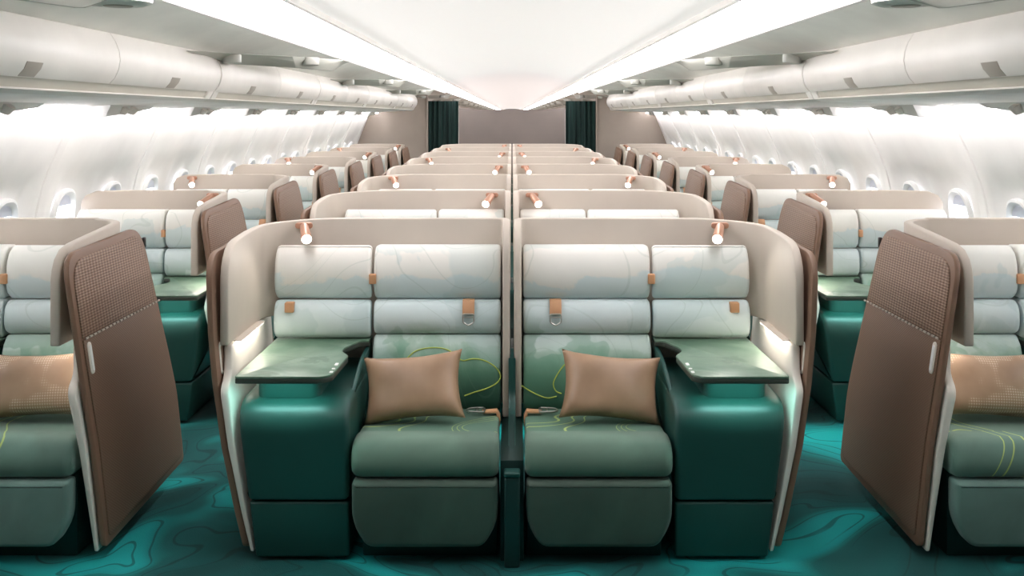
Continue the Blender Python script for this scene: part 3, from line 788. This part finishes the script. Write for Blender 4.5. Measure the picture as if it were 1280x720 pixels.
PLACE = {('c', -1): 'left of the centre divider', ('c', 1): 'right of the centre divider', ('w', -1): 'by the left windows', ('w', 1): 'by the right windows'}
protos = {}
def put(key, r, label, maker):
    """first use builds the thing, later rows get a copy of it and its parts"""
    D = D1+PITCH*r
    if key in protos:
        src, r0 = protos[key]; o = copy_tree(src); o.location = src.location+Vector((0, PITCH*(r-r0), 0)); o['label'] = label
    else:
        o = maker(D); protos[key] = (o, r)
    return o
for r in range(ROWS):
    typ = 'A' if r % 2 == 0 else 'B'; row = ORD[r]+' row'
    D = D1+PITCH*r
    put('div', r, 'slim dark green divider between the two centre seats, '+row, lambda D: build_divider(D, 'slim dark green divider between the two centre seats, '+row))
    for s in (-1, 1):
        for z in ('c', 'w'):
            w = PLACE[(z, s)]
            fab = {('c', -1): 'ink_left', ('c', 1): 'ink_right', ('w', -1): 'ink_window_left', ('w', 1): 'ink_window_right'}[(z, s)]
            L = 'beige curved privacy shell %s, %s' % (w, row)
            put(('shell', z, s), r, L, lambda D: build_shell(z, s, D, L))
            L2 = 'cream and green ink-print seat %s, %s' % (w, row)
            put(('seat', z, typ, s), r, L2, lambda D: build_seat(z, typ, s, D, L2, fab, r == 0))
            L3 = 'teal console with green table top %s, %s' % (w, row)
            put(('console', z, typ, s), r, L3, lambda D: build_console(z, typ, s, D, L3))
            L4 = 'brown woven suite door %s, %s' % (w.replace('by the', 'in front of the') if z == 'w' else 'of the seat '+w, row)
            if z == 'w': L4 = 'brown woven privacy door of the %s window suite, %s' % ('left' if s < 0 else 'right', row)
            put(('door', z, s), r, L4, lambda D: build_door(z, s, D, L4, r == 0))
            L5 = 'copper reading lamp on the shell %s, %s' % (w, row)
            put(('lamp', z, typ, s), r, L5, lambda D: build_lamp(z, typ, s, D, L5))

# small black hooks on the back of the nearest window shells
for s, side in ((-1, 'left'), (1, 'right')):
    t = Thing('coat_hook', 'small black hook behind the %s window shell, nearest row' % side, 'hook', (1.62, 0.06, 1.0), s, D1, 'coat hooks')
    t.part('hook_arm', rbox(1.577, 1.592, 0.096, 0.118, 1.0, 1.045, 0.005), 'black_plastic')
    t.part('hook_plate', rbox(1.590, 1.75, 0.099, 0.115, 1.0, 1.015, 0.003), 'black_plastic')
    t.part('hook_stem', rbox(1.705, 1.745, 0.0365, 0.100, 0.996, 1.019, 0.003), 'black_plastic')

# ------------------------------------------------------------------ pillows
def pillow(name, label, loc, rot, w, h, th, material):
    n = 28; bm = bmesh.new(); top = []; bot = []
    for j in range(n+1):
        rt = []; rb = []
        for i in range(n+1):
            u = -1+2*i/n; v = -1+2*j/n
            x = w/2*u*(1-0.11*(1-u*u*0.0)*(1-v*v)**1.0*abs(u)**3); y = h/2*v*(1-0.16*(1-u*u)*abs(v)**3)
            f = max(0, (1-u**4)*(1-v**4))**0.55
            wr = 0.004*math.sin(3.1*u+3*v+1.0)*f+0.003*math.sin(7*u-3*v)*f*abs(u)
            z = th/2*f*(1+0.10*u*v)+wr
            rt.append(bm.verts.new((x, y, z)))
            rb.append(rt[-1] if i in (0, n) or j in (0, n) else bm.verts.new((x, y, -th/2*f*0.9)))
        top.append(rt); bot.append(rb)
    for j in range(n):
        for i in range(n):
            bm.faces.new((top[j][i], top[j][i+1], top[j+1][i+1], top[j+1][i]))
            q = (bot[j][i], bot[j+1][i], bot[j+1][i+1], bot[j][i+1])
            try: bm.faces.new(q)
            except ValueError: pass
    o = link_mesh(name, bm, material, None, 80); o.location = loc; o.rotation_euler = rot
    loop = []
    return tag(o, label, 'pillow', 'brown leather pillows')
pillow('throw_pillow', 'plain brown leather pillow on the seat left of the centre divider', (-0.375, 3.90, 0.535), (math.radians(60), 0, math.radians(-4)), 0.385, 0.265, 0.115, 'pillow_leather').rotation_euler.rotate_axis('Z', math.radians(6))
pillow('throw_pillow', 'plain brown leather pillow on the seat right of the centre divider', (0.375, 3.90, 0.535), (math.radians(60), 0, math.radians(4)), 0.385, 0.265, 0.115, 'pillow_leather').rotation_euler.rotate_axis('Z', math.radians(-6))
pillow('throw_pillow', 'perforated tan leather pillow on the left window seat', (-1.80, 3.93, 0.535), (math.radians(62), 0, math.radians(-3)), 0.44, 0.26, 0.13, 'pillow_perforated').rotation_euler.rotate_axis('Z', math.radians(3))
pillow('throw_pillow', 'perforated tan leather pillow on the right window seat', (1.80, 3.93, 0.535), (math.radians(62), 0, math.radians(3)), 0.44, 0.26, 0.13, 'pillow_perforated').rotation_euler.rotate_axis('Z', math.radians(-3))
